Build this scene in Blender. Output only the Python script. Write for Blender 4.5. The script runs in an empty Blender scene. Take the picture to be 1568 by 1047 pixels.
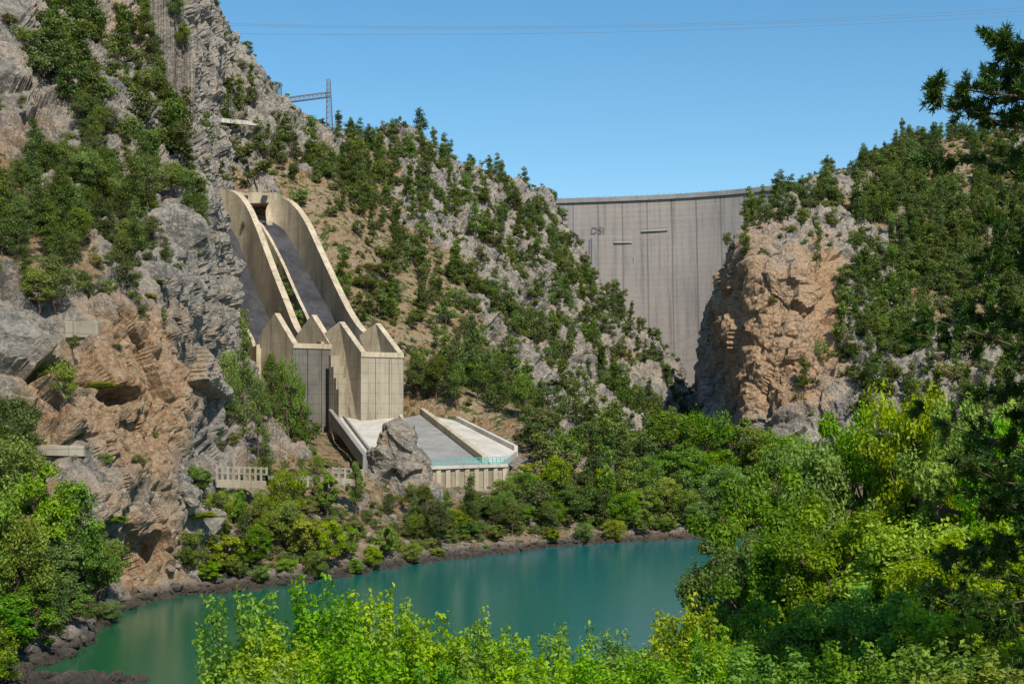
import bpy, bmesh, math, numpy as np, time
from mathutils import Vector
T0=time.time()
rng=np.random.default_rng(7)
F=2178.0; H=22.0; HY=640.0; CX=784.0
def U(px,py,d): return np.array([(px-CX)/F*d, d, H+(HY-py)/F*d])
scene=bpy.context.scene
COL=scene.collection
# ---------------- helpers
def link(o): COL.objects.link(o); return o
def mk_mesh(name,V,Q,mats=(),mi=None,attrs=None,smooth=False):
    V=np.asarray(V,dtype=np.float32); Q=np.asarray(Q,dtype=np.int32)
    me=bpy.data.meshes.new(name)
    me.vertices.add(len(V)); me.vertices.foreach_set('co',V.ravel())
    n,k=Q.shape
    me.loops.add(n*k); me.loops.foreach_set('vertex_index',Q.ravel())
    me.polygons.add(n); me.polygons.foreach_set('loop_start',np.arange(0,n*k,k,dtype=np.int32))
    for m in mats: me.materials.append(m)
    if mi is not None: me.polygons.foreach_set('material_index',np.asarray(mi,dtype=np.int32))
    me.update(calc_edges=True)
    if attrs:
        for a,v in attrs.items():
            at=me.attributes.new(a,'FLOAT','POINT'); at.data.foreach_set('value',np.asarray(v,dtype=np.float32))
    me.polygons.foreach_set('use_smooth',np.full(n,smooth))
    me.validate()
    return me
def obj(name,me,parent=None):
    o=bpy.data.objects.new(name,me); link(o)
    if parent: o.parent=parent
    return o
def empty(name):
    o=bpy.data.objects.new(name,None); link(o); return o
_rot=np.array([[0.36,0.48,-0.8],[-0.8,0.6,0.0],[0.48,0.64,0.6]])
def hsh(ix,iy,iz,seed):
    h=(ix.astype(np.uint32)*np.uint32(374761393)+iy.astype(np.uint32)*np.uint32(668265263)+iz.astype(np.uint32)*np.uint32(2246822519)+np.uint32((seed*3266489917)&0xffffffff))
    h^=h>>np.uint32(13); h*=np.uint32(1274126177); h^=h>>np.uint32(16); h*=np.uint32(2654435761); h^=h>>np.uint32(15)
    return h.astype(np.float64)/4294967295.0
def vnoise(P,seed=0):
    i=np.floor(P).astype(np.int64); f=P-i; u=f*f*(3-2*f)
    r=0
    for dx in (0,1):
        wx=u[:,0] if dx else 1-u[:,0]
        for dy in (0,1):
            wy=u[:,1] if dy else 1-u[:,1]
            for dz in (0,1):
                wz=u[:,2] if dz else 1-u[:,2]
                r=r+wx*wy*wz*hsh(i[:,0]+dx,i[:,1]+dy,i[:,2]+dz,seed)
    return r
def fbm(P,lam,octv,seed=0,gain=0.5,mode=0):
    p=P/lam; a=1.0; s=0; t=0
    for o in range(octv):
        n=vnoise(p+o*17.3,seed+o)
        if mode==1: n=1-np.abs(2*n-1)
        elif mode==2: n=np.abs(2*n-1)
        s=s+a*n; t+=a; a*=gain; p=(p@_rot.T)*2.03
    return s/t
def worley(P,lam,seed=0):
    p=P/np.asarray(lam); i=np.floor(p).astype(np.int64)
    f1=np.full(len(p),9.0); f2=np.full(len(p),9.0); cv=np.zeros(len(p))
    for dx in (-1,0,1):
        for dy in (-1,0,1):
            for dz in (-1,0,1):
                a=i[:,0]+dx;b=i[:,1]+dy;c=i[:,2]+dz
                h1=hsh(a,b,c,seed);h2=hsh(a,b,c,seed+11);h3=hsh(a,b,c,seed+23)
                d=(a+h1-p[:,0])**2+(b+h2-p[:,1])**2+(c+h3-p[:,2])**2
                m=d<f1
                f2=np.where(m,f1,np.minimum(f2,d)); cv=np.where(m,h1*0.5+h3*0.5,cv); f1=np.where(m,d,f1)
    return np.sqrt(f1),np.sqrt(f2),cv
def sst(a,b,x):
    t=np.clip((x-a)/(b-a),0,1); return t*t*(3-2*t)
# ---------------- materials
def newmat(name):
    m=bpy.data.materials.new(name); m.use_nodes=True; nt=m.node_tree
    for n in list(nt.nodes): nt.nodes.remove(n)
    out=nt.nodes.new('ShaderNodeOutputMaterial')
    return m,nt,out
class NB:
    def __init__(s,nt): s.nt=nt
    def n(s,t,**k):
        x=s.nt.nodes.new(t)
        for a,b in k.items(): setattr(x,a,b)
        return x
    def l(s,a,b): s.nt.links.new(a,b)
    def val(s,inp,v):
        if hasattr(v,'is_output'): s.l(v,inp)
        else: inp.default_value=v
    def math(s,op,a,b=0.0,c=None,clamp=False):
        x=s.n('ShaderNodeMath',operation=op,use_clamp=clamp); s.val(x.inputs[0],a); s.val(x.inputs[1],b)
        if c is not None: s.val(x.inputs[2],c)
        return x.outputs[0]
    def mix(s,f,a,b,bt='MIX'):
        x=s.n('ShaderNodeMix',data_type='RGBA',blend_type=bt); s.val(x.inputs[0],f)
        for i,v in ((6,a),(7,b)):
            if hasattr(v,'is_output'): s.l(v,x.inputs[i])
            else: x.inputs[i].default_value=(*v,1)
        return x.outputs[2]
    def noise(s,vec,scale,detail=5,rough=0.6,dist=0.0):
        x=s.n('ShaderNodeTexNoise'); s.l(vec,x.inputs['Vector']); x.inputs['Scale'].default_value=scale
        x.inputs['Detail'].default_value=detail; x.inputs['Roughness'].default_value=rough; x.inputs['Distortion'].default_value=dist
        return x.outputs['Fac']
    def ramp(s,f,lo,hi):
        x=s.n('ShaderNodeMapRange',interpolation_type='SMOOTHSTEP'); s.val(x.inputs[0],f)
        x.inputs[1].default_value=lo; x.inputs[2].default_value=hi; return x.outputs[0]
    def mapv(s,vec,sc):
        x=s.n('ShaderNodeVectorMath',operation='MULTIPLY'); s.l(vec,x.inputs[0]); x.inputs[1].default_value=sc; return x.outputs[0]
    def attr(s,name):
        x=s.n('ShaderNodeAttribute'); x.attribute_name=name; return x.outputs['Fac']
    def pos(s): return s.n('ShaderNodeNewGeometry').outputs['Position']
    def bump(s,h,st,dist):
        x=s.n('ShaderNodeBump'); x.inputs['Strength'].default_value=st; x.inputs['Distance'].default_value=dist; s.l(h,x.inputs['Height']); return x.outputs[0]
    def bsdf(s,col,rough=0.9,spec=0.2,normal=None):
        x=s.n('ShaderNodeBsdfPrincipled'); s.val(x.inputs['Base Color'],col if hasattr(col,'is_output') else (*col,1))
        s.val(x.inputs['Roughness'],rough); x.inputs['Specular IOR Level'].default_value=spec
        if normal is not None: s.l(normal,x.inputs['Normal'])
        return x
def mat_terrain():
    m,nt,out=newmat('limestone_and_soil'); b=NB(nt); P=b.pos()
    rock=b.attr('rock'); och=b.attr('ochre')
    g1=b.noise(P,0.16,6,0.65); g2=b.noise(P,1.3,4,0.7); g3=b.noise(P,0.045,3,0.6)
    st=b.noise(b.mapv(P,(1,1,0.2)),0.55,4,0.7,0.4)
    c=b.mix(b.ramp(g1,0.36,0.60),(0.225,0.205,0.185),(0.49,0.44,0.375))
    c=b.mix(b.math('MULTIPLY',b.ramp(g2,0.47,0.68),0.75),c,(0.68,0.605,0.51))
    c=b.mix(b.math('MULTIPLY',b.ramp(st,0.51,0.68),0.65),c,(0.12,0.112,0.108))
    ov=b.math('ADD',b.math('MULTIPLY',g3,0.35),b.math('ADD',b.math('MULTIPLY',g1,0.65),b.math('MULTIPLY',och,0.34)))
    of=b.math('MULTIPLY',b.ramp(ov,0.50,0.78),0.78)
    oc=b.mix(b.ramp(g2,0.35,0.65),(0.48,0.245,0.105),(0.68,0.49,0.30))
    c=b.mix(of,c,oc)
    s=b.mix(b.ramp(g1,0.3,0.7),(0.40,0.21,0.11),(0.50,0.365,0.23))
    s=b.mix(b.ramp(g2,0.50,0.62),s,(0.52,0.46,0.37))
    gr=b.noise(P,0.4,5,0.75)
    s=b.mix(b.ramp(gr,0.495,0.575),s,(0.09,0.125,0.03))
    s=b.mix(b.math('MULTIPLY',b.ramp(gr,0.5,0.35),0.45),s,(0.28,0.24,0.10))
    f=b.ramp(b.math('ADD',rock,b.math('MULTIPLY',b.math('SUBTRACT',g2,0.5),0.8)),0.35,0.6)
    col=b.mix(f,s,c)
    sp=b.n('ShaderNodeSeparateXYZ'); b.l(P,sp.inputs[0])
    wet=b.math('SUBTRACT',1.0,b.ramp(b.math('SUBTRACT',sp.outputs[2],b.math('MULTIPLY',g2,1.0)),-0.1,1.5))
    col=b.mix(b.math('MULTIPLY',wet,0.85),col,(0.065,0.052,0.04))
    hgt=b.noise(P,0.9,6,0.72)
    bs=b.bsdf(col,0.92,0.15,b.bump(hgt,1.0,2.2)); b.l(bs.outputs[0],out.inputs[0]); return m
def mat_concrete(name,c1,c2,rough=0.85,lines=None,dark=(0.10,0.09,0.08),da=0.5,la=.45):
    m,nt,out=newmat(name); b=NB(nt); P=b.pos()
    n1=b.noise(P,0.15,5,0.65); n2=b.noise(P,1.5,4,0.7); st=b.noise(b.mapv(P,(1,1,0.08)),0.8,5,0.65)
    c=b.mix(b.ramp(n1,0.3,0.7),c1,c2)
    c=b.mix(b.math('MULTIPLY',b.ramp(st,0.48,0.68),da),c,dark)
    c=b.mix(b.math('MULTIPLY',b.ramp(n2,0.5,0.75),0.3),c,c2)
    h=n2
    if lines:
        sp=b.n('ShaderNodeSeparateXYZ'); b.l(P,sp.inputs[0])
        fz=b.math('FRACT',b.math('DIVIDE',sp.outputs[2],lines)); fx=b.math('FRACT',b.math('DIVIDE',sp.outputs[0],lines*1.1))
        ln=b.math('MAXIMUM',b.math('LESS_THAN',fz,0.06),b.math('LESS_THAN',fx,0.05))
        c=b.mix(b.math('MULTIPLY',ln,la),c,dark)
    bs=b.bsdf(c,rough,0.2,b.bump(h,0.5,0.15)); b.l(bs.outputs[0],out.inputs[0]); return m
def mat_plain(name,col,rough=0.6,metal=0.0):
    m,nt,out=newmat(name); b=NB(nt); P=b.pos()
    n=b.noise(P,3.0,2,0.6); c=b.mix(n,tuple(x*0.7 for x in col),tuple(min(1,x*1.2) for x in col))
    bs=b.bsdf(c,rough,0.3); bs.inputs['Metallic'].default_value=metal; b.l(bs.outputs[0],out.inputs[0]); return m
def mat_leaf(name,dark,light,objcol=False,trans=0.3,jit=0.35,hj=0.05):
    m,nt,out=newmat(name); b=NB(nt)
    v=b.attr('var'); oi=b.n('ShaderNodeObjectInfo'); r=oi.outputs['Random']
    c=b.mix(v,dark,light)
    if objcol: c=b.mix(1.0,c,oi.outputs['Color'],'MULTIPLY')
    hs=b.n('ShaderNodeHueSaturation'); b.l(c,hs.inputs['Color'])
    b.l(b.math('ADD',b.math('MULTIPLY',r,hj),0.5-hj/2),hs.inputs['Hue'])
    r2=b.math('FRACT',b.math('MULTIPLY',r,7.31)); b.l(b.math('ADD',b.math('MULTIPLY',r2,jit*2),1-jit),hs.inputs['Value'])
    r3=b.math('FRACT',b.math('MULTIPLY',r,13.7)); b.l(b.math('ADD',b.math('MULTIPLY',r3,0.25),0.9),hs.inputs['Saturation'])
    df=b.n('ShaderNodeBsdfDiffuse'); b.l(hs.outputs[0],df.inputs['Color'])
    gl=b.n('ShaderNodeBsdfGlossy'); gl.inputs['Roughness'].default_value=0.45; gl.inputs['Color'].default_value=(.8,.85,.8,1)
    m1=b.n('ShaderNodeMixShader'); m1.inputs[0].default_value=0.035; b.l(df.outputs[0],m1.inputs[1]); b.l(gl.outputs[0],m1.inputs[2])
    tr=b.n('ShaderNodeBsdfTranslucent'); b.l(b.mix(1.0,hs.outputs[0],(1.4,1.35,0.6),'MULTIPLY'),tr.inputs['Color'])
    mx=b.n('ShaderNodeMixShader'); mx.inputs[0].default_value=trans; b.l(m1.outputs[0],mx.inputs[1]); b.l(tr.outputs[0],mx.inputs[2])
    b.l(mx.outputs[0],out.inputs[0]); return m
M_TER=mat_terrain()
M_BEIGE=mat_concrete('weathered_beige_concrete',(0.41,0.34,0.235),(0.57,0.49,0.36),lines=4.4,dark=(0.24,0.19,0.13),da=0.65,la=.25)
M_BOX=mat_concrete('formed_concrete',(0.30,0.26,0.19),(0.40,0.35,0.27),lines=2.3,dark=(0.13,0.11,0.08))
M_BOXD=mat_concrete('stained_dark_concrete',(0.13,0.125,0.11),(0.20,0.185,0.16),lines=2.3,dark=(0.05,0.045,0.04))  # darker, streaked tone of the formed concrete for the first bucket front
M_CHUTE=mat_concrete('chute_floor_painted_shade',(0.035,0.036,0.042),(0.075,0.075,0.085),dark=(0.02,0.02,0.022))  # near-black base paints the walls' shadow into the floor, with darker streaks
M_APW=mat_concrete('pale_apron_concrete',(0.46,0.43,0.37),(0.60,0.56,0.49),dark=(0.28,0.24,0.18),da=0.5)
M_APG=mat_concrete('grey_apron_concrete',(0.24,0.23,0.22),(0.33,0.32,0.30),dark=(0.15,0.14,0.13))
M_TEAL=mat_plain('teal_painted_steel',(0.08,0.42,0.40),0.5)
M_STEEL=mat_plain('galvanised_steel',(0.16,0.19,0.23),0.5,0.3)
M_CABLE=mat_plain('cable_aluminium',(0.20,0.25,0.32),0.6)
M_BARK=mat_plain('bark',(0.13,0.09,0.065),0.9)
L_PINE=mat_leaf('pine_needles',(0.036,0.066,0.014),(0.20,0.265,0.05),trans=.28)
L_MAQ=mat_leaf('maquis_leaves',(0.055,0.078,0.02),(0.22,0.26,0.065),trans=.3,hj=.07)
L_RIV=mat_leaf('riverside_leaves',(0.038,0.095,0.01),(0.28,0.40,0.04),True,0.38,0.15)
L_FG=mat_leaf('shrub_leaves',(0.07,0.18,0.01),(0.31,0.49,0.03),True,0.42,0.1)
L_FPINE=mat_leaf('near_pine_needles',(0.02,0.042,0.009),(0.11,0.16,0.03),False,0.25,0.05)
# ---------------- terrain
rowseg=[12,50,80,80,100,100,80,22,10]
def z_of(py,d): return H+(HY-py)/F*d
def build_patch(cols,ncol,seg=rowseg,back=(40,110)):
    pxs=sorted(cols); C=[]
    for p in pxs:
        L=cols[p]
        ctrl=[]
        (py1,d1)=L[0]
        if d1 is None: d1=H*F/(py1-HY)
        z1=z_of(py1,d1)
        ctrl.append((d1-22,min(z1,0)-7)); ctrl.append((d1,z1))
        for (py,d) in L[1:]: ctrl.append((d,z_of(py,d)))
        d7,z7=ctrl[-1]
        ctrl.append((d7+back[0],z7-0.25*max(z7,0)*0.5)); ctrl.append((d7+back[1],-12))
        C.append(ctrl)
    C=np.array(C)
    nf=1200; pf=np.linspace(pxs[0],pxs[-1],nf)
    G0=np.zeros((nf,C.shape[1],2))
    for r in range(C.shape[1]):
        for k in range(2):
            v=np.interp(pf,pxs,C[:,r,k])
            w=max(3,int(nf*26/(pxs[-1]-pxs[0]))|1); ker=np.hanning(w+2)[1:-1]; ker/=ker.sum()
            vp=np.pad(v,w//2,mode='edge'); G0[:,r,k]=np.convolve(vp,ker,'valid')
    X3=np.stack([(pf[:,None]-CX)/F*G0[...,0],G0[...,0],G0[...,1]],-1)[:,2:8]
    ds=np.linalg.norm(np.diff(X3,axis=0),axis=-1)/G0[1:,2:8,0]
    ds=np.sort(ds,axis=1)[:,-3:].mean(1); ds=ds+ds.mean()*0.25; cs=np.concatenate([[0],np.cumsum(ds)]); cs/=cs[-1]
    pg=np.interp(np.linspace(0,1,ncol),cs,pf)
    G=np.zeros((ncol,C.shape[1],2))
    for r in range(C.shape[1]):
        for k in range(2): G[:,r,k]=np.interp(pg,pf,G0[:,r,k])
    t=[0.0]
    for i,s in enumerate(seg): t+=list(i+np.arange(1,s+1)/s)
    t=np.array(t)
    i0=np.minimum(np.floor(t).astype(int),C.shape[1]-2); f=t-i0
    def g(i): return G[:,np.clip(i,0,C.shape[1]-1),:]
    p0,p1,p2,p3=g(i0-1),g(i0),g(i0+1),g(i0+2); ff=f[None,:,None]
    cr=0.5*((2*p1)+(-p0+p2)*ff+(2*p0-5*p1+4*p2-p3)*ff**2+(-p0+3*p1-3*p2+p3)*ff**3)
    li=p1*(1-ff)+p2*ff
    out=cr*0.6+li*0.4
    D=out[...,0]; Z=out[...,1]
    X=(pg[:,None]-CX)/F*D
    return np.stack([X,D,Z],-1)
colsL={
-350:[(1100,None),(1000,118),(760,135),(520,155),(250,200),(0,270),(-250,340)],
0:[(1040,None),(930,135),(690,155),(560,163),(330,205),(120,260),(-200,340)],
90:[(1012,None),(900,148),(720,160),(520,174),(350,205),(100,290),(-200,380)],
150:[(965,None),(890,162),(710,170),(500,179),(390,206),(110,300),(-180,400)],
200:[(928,None),(880,172),(700,177),(470,185),(390,215),(125,318),(-130,415)],
260:[(915,None),(850,178),(690,184),(430,196),(345,245),(155,345),(-80,440)],
285:[(911,None),(850,182),(700,190),(470,206),(375,270),(190,368),(-45,452)],
312:[(909,None),(850,187),(712,203),(590,238),(480,310),(265,425),(10,470)],
340:[(908,None),(850,190),(730,210),(630,256),(515,340),(290,442),(60,490)],
380:[(902,None),(840,195),(735,212),(650,272),(585,335),(300,438),(100,490)],
415:[(897,None),(820,200),(730,216),(655,285),(605,338),(305,432),(165,490)],
450:[(893,None),(800,205),(725,220),(655,300),(610,345),(310,425),(190,500)],
520:[(885,None),(770,222),(715,245),(660,322),(600,355),(330,430),(212,520)],
620:[(868,None),(770,240),(714,262),(652,330),(570,370),(400,440),(218,560)],
700:[(856,None),(775,240),(713,265),(645,335),(550,390),(400,460),(252,580)],
790:[(846,None),(780,245),(710,280),(620,370),(510,440),(395,520),(292,640)],
830:[(840,None),(785,248),(700,300),(600,400),(485,480),(390,560),(308,660)],
880:[(836,None),(785,255),(700,320),(620,420),(540,500),(460,580),(396,650)],
940:[(832,None),(785,265),(715,330),(645,430),(580,520),(525,580),(487,630)],
1000:[(829,None),(785,270),(725,340),(675,420),(620,500),(575,560),(548,600)],
1045:[(827,None),(785,275),(740,350),(705,430),(675,490),(645,540),(622,570)],
1075:[(825,None),(790,280),(770,350),(745,430),(725,490),(705,560),(690,650)],
1150:[(825,None),(790,280),(770,350),(745,430),(725,490),(705,560),(690,650)],
1900:[(825,None),(790,280),(770,350),(745,430),(725,490),(705,560),(690,650)]}
colsR={
1066:[(705,470),(702,475),(700,480),(697,485),(695,490),(692,500),(690,510)],
1076:[(705,460),(695,480),(680,490),(665,500),(645,510),(625,520),(605,530)],
1087:[(705,450),(680,460),(650,467),(620,475),(590,485),(555,500),(520,515)],
1113:[(705,440),(660,448),(620,455),(580,465),(540,475),(495,490),(450,510)],
1133:[(705,432),(650,438),(590,443),(530,448),(470,455),(415,463),(376,485)],
1158:[(705,420),(640,425),(570,430),(500,435),(430,441),(380,452),(347,495)],
1215:[(705,410),(640,415),(560,421),(480,427),(400,436),(352,465),(304,540)],
1310:[(705,400),(640,408),(580,420),(500,440),(400,470),(320,520),(250,590)],
1370:[(705,395),(640,405),(580,420),(500,450),(400,490),(290,550),(208,620)],
1480:[(705,390),(640,405),(570,425),(480,460),(380,500),(280,560),(205,630)],
1600:[(705,390),(640,405),(570,425),(480,460),(380,500),(280,560),(190,630)],
1950:[(705,360),(600,385),(500,425),(400,460),(300,500),(200,560),(90,640)]}
chL=[(321,330,405,5,5),(319,312,405.5,20,5),(325,298,406,33,5.5),(336,291,406,43,5.5),(350,291,404,55,6),(364,299,401,68,6),(378,318,397,86,6.5),(392,350,390,92,7),(405,385,384,88,7.5),(420,425,376,76,8),(436,465,366,58,8.5),(450,500,357,36,10),(462,517,350,16,11)]
chR=[(408,338,402,4,5),(407,322,403,16,5),(413,310,404,28,5.5),(424,304,404,40,5.5),(437,305,402,50,6),(452,318,398,62,6),(468,342,392,69,6),(482,372,385,64,6.5),(498,407,376,57,7),(515,443,367,49,7.5),(530,473,357,40,8.5),(545,497,350,30,10),(560,513,345,16,11)]
OUTR=np.array([0.84,0.54,0.0])
foot=[]
for ch in (chL,chR):
    for (px,py,d,h,w) in ch:
        p=U(px,py,d); zf=p[2]-h/F*d
        foot.append((p[0]-3,p[1]-2,9.0,zf-2.5))
        if ch is chL:
            o=p-OUTR*13; foot.append((o[0],o[1],8.0,zf-5.0)); o=p-OUTR*20+np.array([4,-8,0]); foot.append((o[0],o[1],10.0,zf-9))
for (x,y) in ((-50,345),(-45,341),(-49,336),(-33,340),(-29,334),(-34,329)): foot.append((x,y,9.0,19.0))
for s in np.linspace(0,1,9):
    for q in np.linspace(0,1,5):
        a=U(512,640,333)*(1-s)+U(570,712,262)*s; c=U(703,645,330)*(1-s)+U(785,705,270)*s
        p=a*(1-q)+c*q; foot.append((p[0],p[1],8.0,p[2]-1.6))
foot=np.array(foot)
def finish_patch(P,seed,name,amp=1.0,isR=False):
    nc,nr,_=P.shape
    gu=np.gradient(P,axis=0); gv=np.gradient(P,axis=1)
    N=np.cross(gu,gv); N/=np.linalg.norm(N,axis=-1,keepdims=True)+1e-9
    N[N[...,2]<0]*=-1
    p=P.reshape(-1,3).copy(); n=N.reshape(-1,3); nz=n[:,2]
    PX=CX+F*p[:,0]/p[:,1]; PY=HY-F*(p[:,2]-H)/p[:,1]
    def gs(L,X,Y):
        v=np.zeros(len(X))
        for (bx,by,sx,sy,a) in L: v+=a*np.exp(-(X-bx)**2/(2*sx*sx)-(Y-by)**2/(2*sy*sy))
        return v
    rb=gs([(200,560,70,90,.5),(240,760,50,110,.5),(20,540,60,60,.4),(330,620,50,90,.3),(60,170,50,50,.3),(330,60,80,90,.5),(250,170,60,50,.3),(900,520,90,90,.18),(700,330,130,70,.08),(600,440,60,60,-.15),(540,280,40,30,-.25),(110,430,70,30,-.4),(40,400,50,30,-.35),(700,600,110,50,-.25),(600,810,100,30,-.25),(780,810,120,25,-.3),(950,800,120,25,-.3),(430,800,90,50,-.2),(800,520,60,50,-.05),(900,620,60,40,.1),(1150,500,90,130,.5),(1460,270,60,40,-.3),(1420,220,50,15,-.3)],PX,PY)
    big=fbm(p,70,3,seed)-0.5
    m=fbm(p,26,4,seed+5,.6)
    wgt=np.ones(len(p)); cap=np.full(len(p),1e9)
    if not isR:
        for (fx,fy,fr,fz) in foot:
            dd=np.hypot(p[:,0]-fx,p[:,1]-fy); wgt=np.minimum(wgt,sst(fr,fr+14,dd)); cap=np.where(dd<fr+6,np.minimum(cap,fz+np.maximum(dd-fr,0)*1.5),cap)
    rock=sst(0.42,0.58,m+(1-nz)*0.40-0.08+rb)
    rid=fbm(p,22,5,seed+9,0.55,1); bil=fbm(p*np.array([1,1,0.7]),9,5,seed+20,0.55,2)
    f1,f2,cv=worley(p+ (fbm(p,6,2,seed+40)[:,None]-0.5)*3,(7,7,10),seed+50)
    g1,g2,cw=worley(p,(2.4,2.4,3.2),seed+70)
    sc=0.55+0.45*sst(120,260,p[:,1])
    d=big*12*sc
    d+=rock*((rid-0.5)*10+(bil-0.3)*5+(cv-0.5)*4.4*sc*1.3+np.minimum(f2-f1,0.25)*3.5+(cw-0.5)*1.3+np.minimum(g2-g1,0.2)*1.8)
    d+=(1-rock)*((fbm(p,9,4,seed+90)-0.5)*1.8-0.5)
    if isR: d-=6*np.exp(-((PX-1262)/14)**2-((PY-450)/110)**2)
    else: d*=1-.75*np.exp(-((PX-252)/26)**2-((PY-70)/90)**2)
    shorew=sst(-1,7,p[:,2])
    d*=amp*(0.15+0.85*shorew)*(0.12+0.88*wgt)
    d-=(1-wgt)*2.0
    if not isR:
        wob=fbm(p,5,3,777)*.9+.55
        for (bx,by,rx,ry,dep) in ((47,208,26,16,13),(60,600,55,13,6),(150,618,28,12,5),(232,842,22,26,4),(20,650,34,12,5),(15,470,26,10,4),(255,585,12,40,3)):
            e=np.sqrt(((PX-bx)/rx)**2+((PY-by)/ry)**2)*wob
            d-=dep*(1-sst(.75,1.05,e))
    q=p+n*d[:,None]
    q[:,2]=np.minimum(q[:,2],cap)
    q[:,2]+=np.where(cap<1e8,(fbm(p,6,4,seed+95)-.5)*1.5-.6,0)
    PX=CX+F*q[:,0]/q[:,1]; PY=HY-F*(q[:,2]-H)/q[:,1]
    och=gs([(205,540,55,60,1.1),(240,640,45,60,.9),(240,860,40,50,.8),(200,760,30,60,.3),(90,640,60,40,.8),(20,240,50,50,.5),(1150,480,40,90,1.0),(1265,440,32,50,1.1),(1200,560,60,50,.9),(1420,220,60,30,.9),(60,380,60,30,.5),(90,560,50,30,.4),(460,640,60,60,.5),(640,560,80,60,.4),(1350,280,40,40,.2),(230,40,60,40,.4),(330,610,40,60,-.2),(1340,450,50,90,-.3)],PX,PY)
    idx=np.arange(nc*nr).reshape(nc,nr)
    Q=np.stack([idx[:-1,:-1],idx[1:,:-1],idx[1:,1:],idx[:-1,1:]],-1).reshape(-1,4)
    me=mk_mesh(name,q,Q,[M_TER],attrs={'rock':rock,'ochre':och})
    o=obj(name,me)
    area=np.linalg.norm(np.cross(gu,gv),axis=-1).ravel()
    return o,dict(q=q,nz=nz,rock=rock,area=area,shape=(nc,nr))
PL=build_patch(colsL,1000)
oL,SL=finish_patch(PL,3,'rocky_hillside')
PR=build_patch(colsR,340,seg=[6,30,40,40,50,50,50,20,10])
oR,SR=finish_patch(PR,31,'rocky_hillside',0.9,True)
for S in (SL,SR):
    q=S['q']; S['px']=CX+F*q[:,0]/q[:,1]; S['py']=HY-F*(q[:,2]-H)/q[:,1]
    S['row']=np.arange(len(q))%S['shape'][1]
print('terrain',time.time()-T0)
def surf(px,py,S=SL):
    m=S['row']<S['shape'][1]-25
    e=(S['px']-px)**2+(S['py']-py)**2+(~m)*1e9
    c=np.where(e<e.min()+30)[0]; i=c[np.argmin(S['q'][c,1])]
    return S['q'][i].copy()
def gz(x,y,S=SL):
    e=(S['q'][:,0]-x)**2+(S['q'][:,1]-y)**2; return S['q'][np.argmin(e),2]
# near bank
gx=np.concatenate([np.linspace(-260,-60,40),np.linspace(-59,120,180),np.linspace(122,420,60)]); gy=np.linspace(-80,290,250)
GX,GY=np.meshgrid(gx,gy,indexing='ij')
def bankz(x,y):
    s1=20.4-np.maximum(y,0)*0.222; s1=np.minimum(s1,20.4)
    s1=s1-np.maximum(-x-20,0)*0.12*sst(20,60,y)
    rb=np.clip((x-0.15*y-5)*0.4,-6,12+0*x)
    return np.maximum(np.maximum(s1,rb),-6)
pp=np.stack([GX,GY,bankz(GX,GY)],-1).reshape(-1,3)
pp[:,2]+=(fbm(pp,8,4,77)-0.5)*1.2*np.clip(np.hypot(pp[:,0],pp[:,1])/10,0,1)-0.2
idx=np.arange(len(pp)).reshape(len(gx),len(gy))
obj('riverbank_ground',mk_mesh('riverbank_ground',pp,np.stack([idx[:-1,:-1],idx[1:,:-1],idx[1:,1:],idx[:-1,1:]],-1).reshape(-1,4),[M_TER],attrs={'rock':np.full(len(pp),0.1),'ochre':np.zeros(len(pp))}))
m,nt,out=newmat('dry_ground'); b=NB(nt); P=b.pos(); bs=b.bsdf(b.mix(b.noise(P,0.02,6),(0.12,0.12,0.06),(0.3,0.24,0.16)),0.95,0.1); b.l(bs.outputs[0],out.inputs[0])
s=9000; obj('ground',mk_mesh('ground',[(-s,-s,-9),(s,-s,-9),(s,s,-9),(-s,s,-9)],[(0,1,2,3)],[m]))
# water
m,nt,out=newmat('river_water'); b=NB(nt); P=b.pos(); sp=b.n('ShaderNodeSeparateXYZ'); b.l(P,sp.inputs[0])
n1=b.noise(P,0.02,3,0.5)
f=b.ramp(b.math('ADD',b.math('ADD',b.math('MULTIPLY',sp.outputs[1],0.004),b.math('MULTIPLY',sp.outputs[0],0.010)),b.math('MULTIPLY',n1,0.4)),0.25,1.2)
c=b.mix(f,(0.012,0.095,0.035),(0.0,0.125,0.135))
rip=b.math('ADD',b.noise(b.mapv(P,(1,2.2,1)),0.9,4,0.65),b.math('MULTIPLY',b.noise(b.mapv(P,(1,1.5,1)),0.12,2),0.8))
bs=b.bsdf(c,0.03,0.27,b.bump(rip,0.24,0.11)); bs.inputs['IOR'].default_value=1.33; b.l(bs.outputs[0],out.inputs[0])
obj('river_water',mk_mesh('river_water',[(-420,-60,0),(420,-60,0),(420,640,0),(-420,640,0)],[(0,1,2,3)],[m]))
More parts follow.
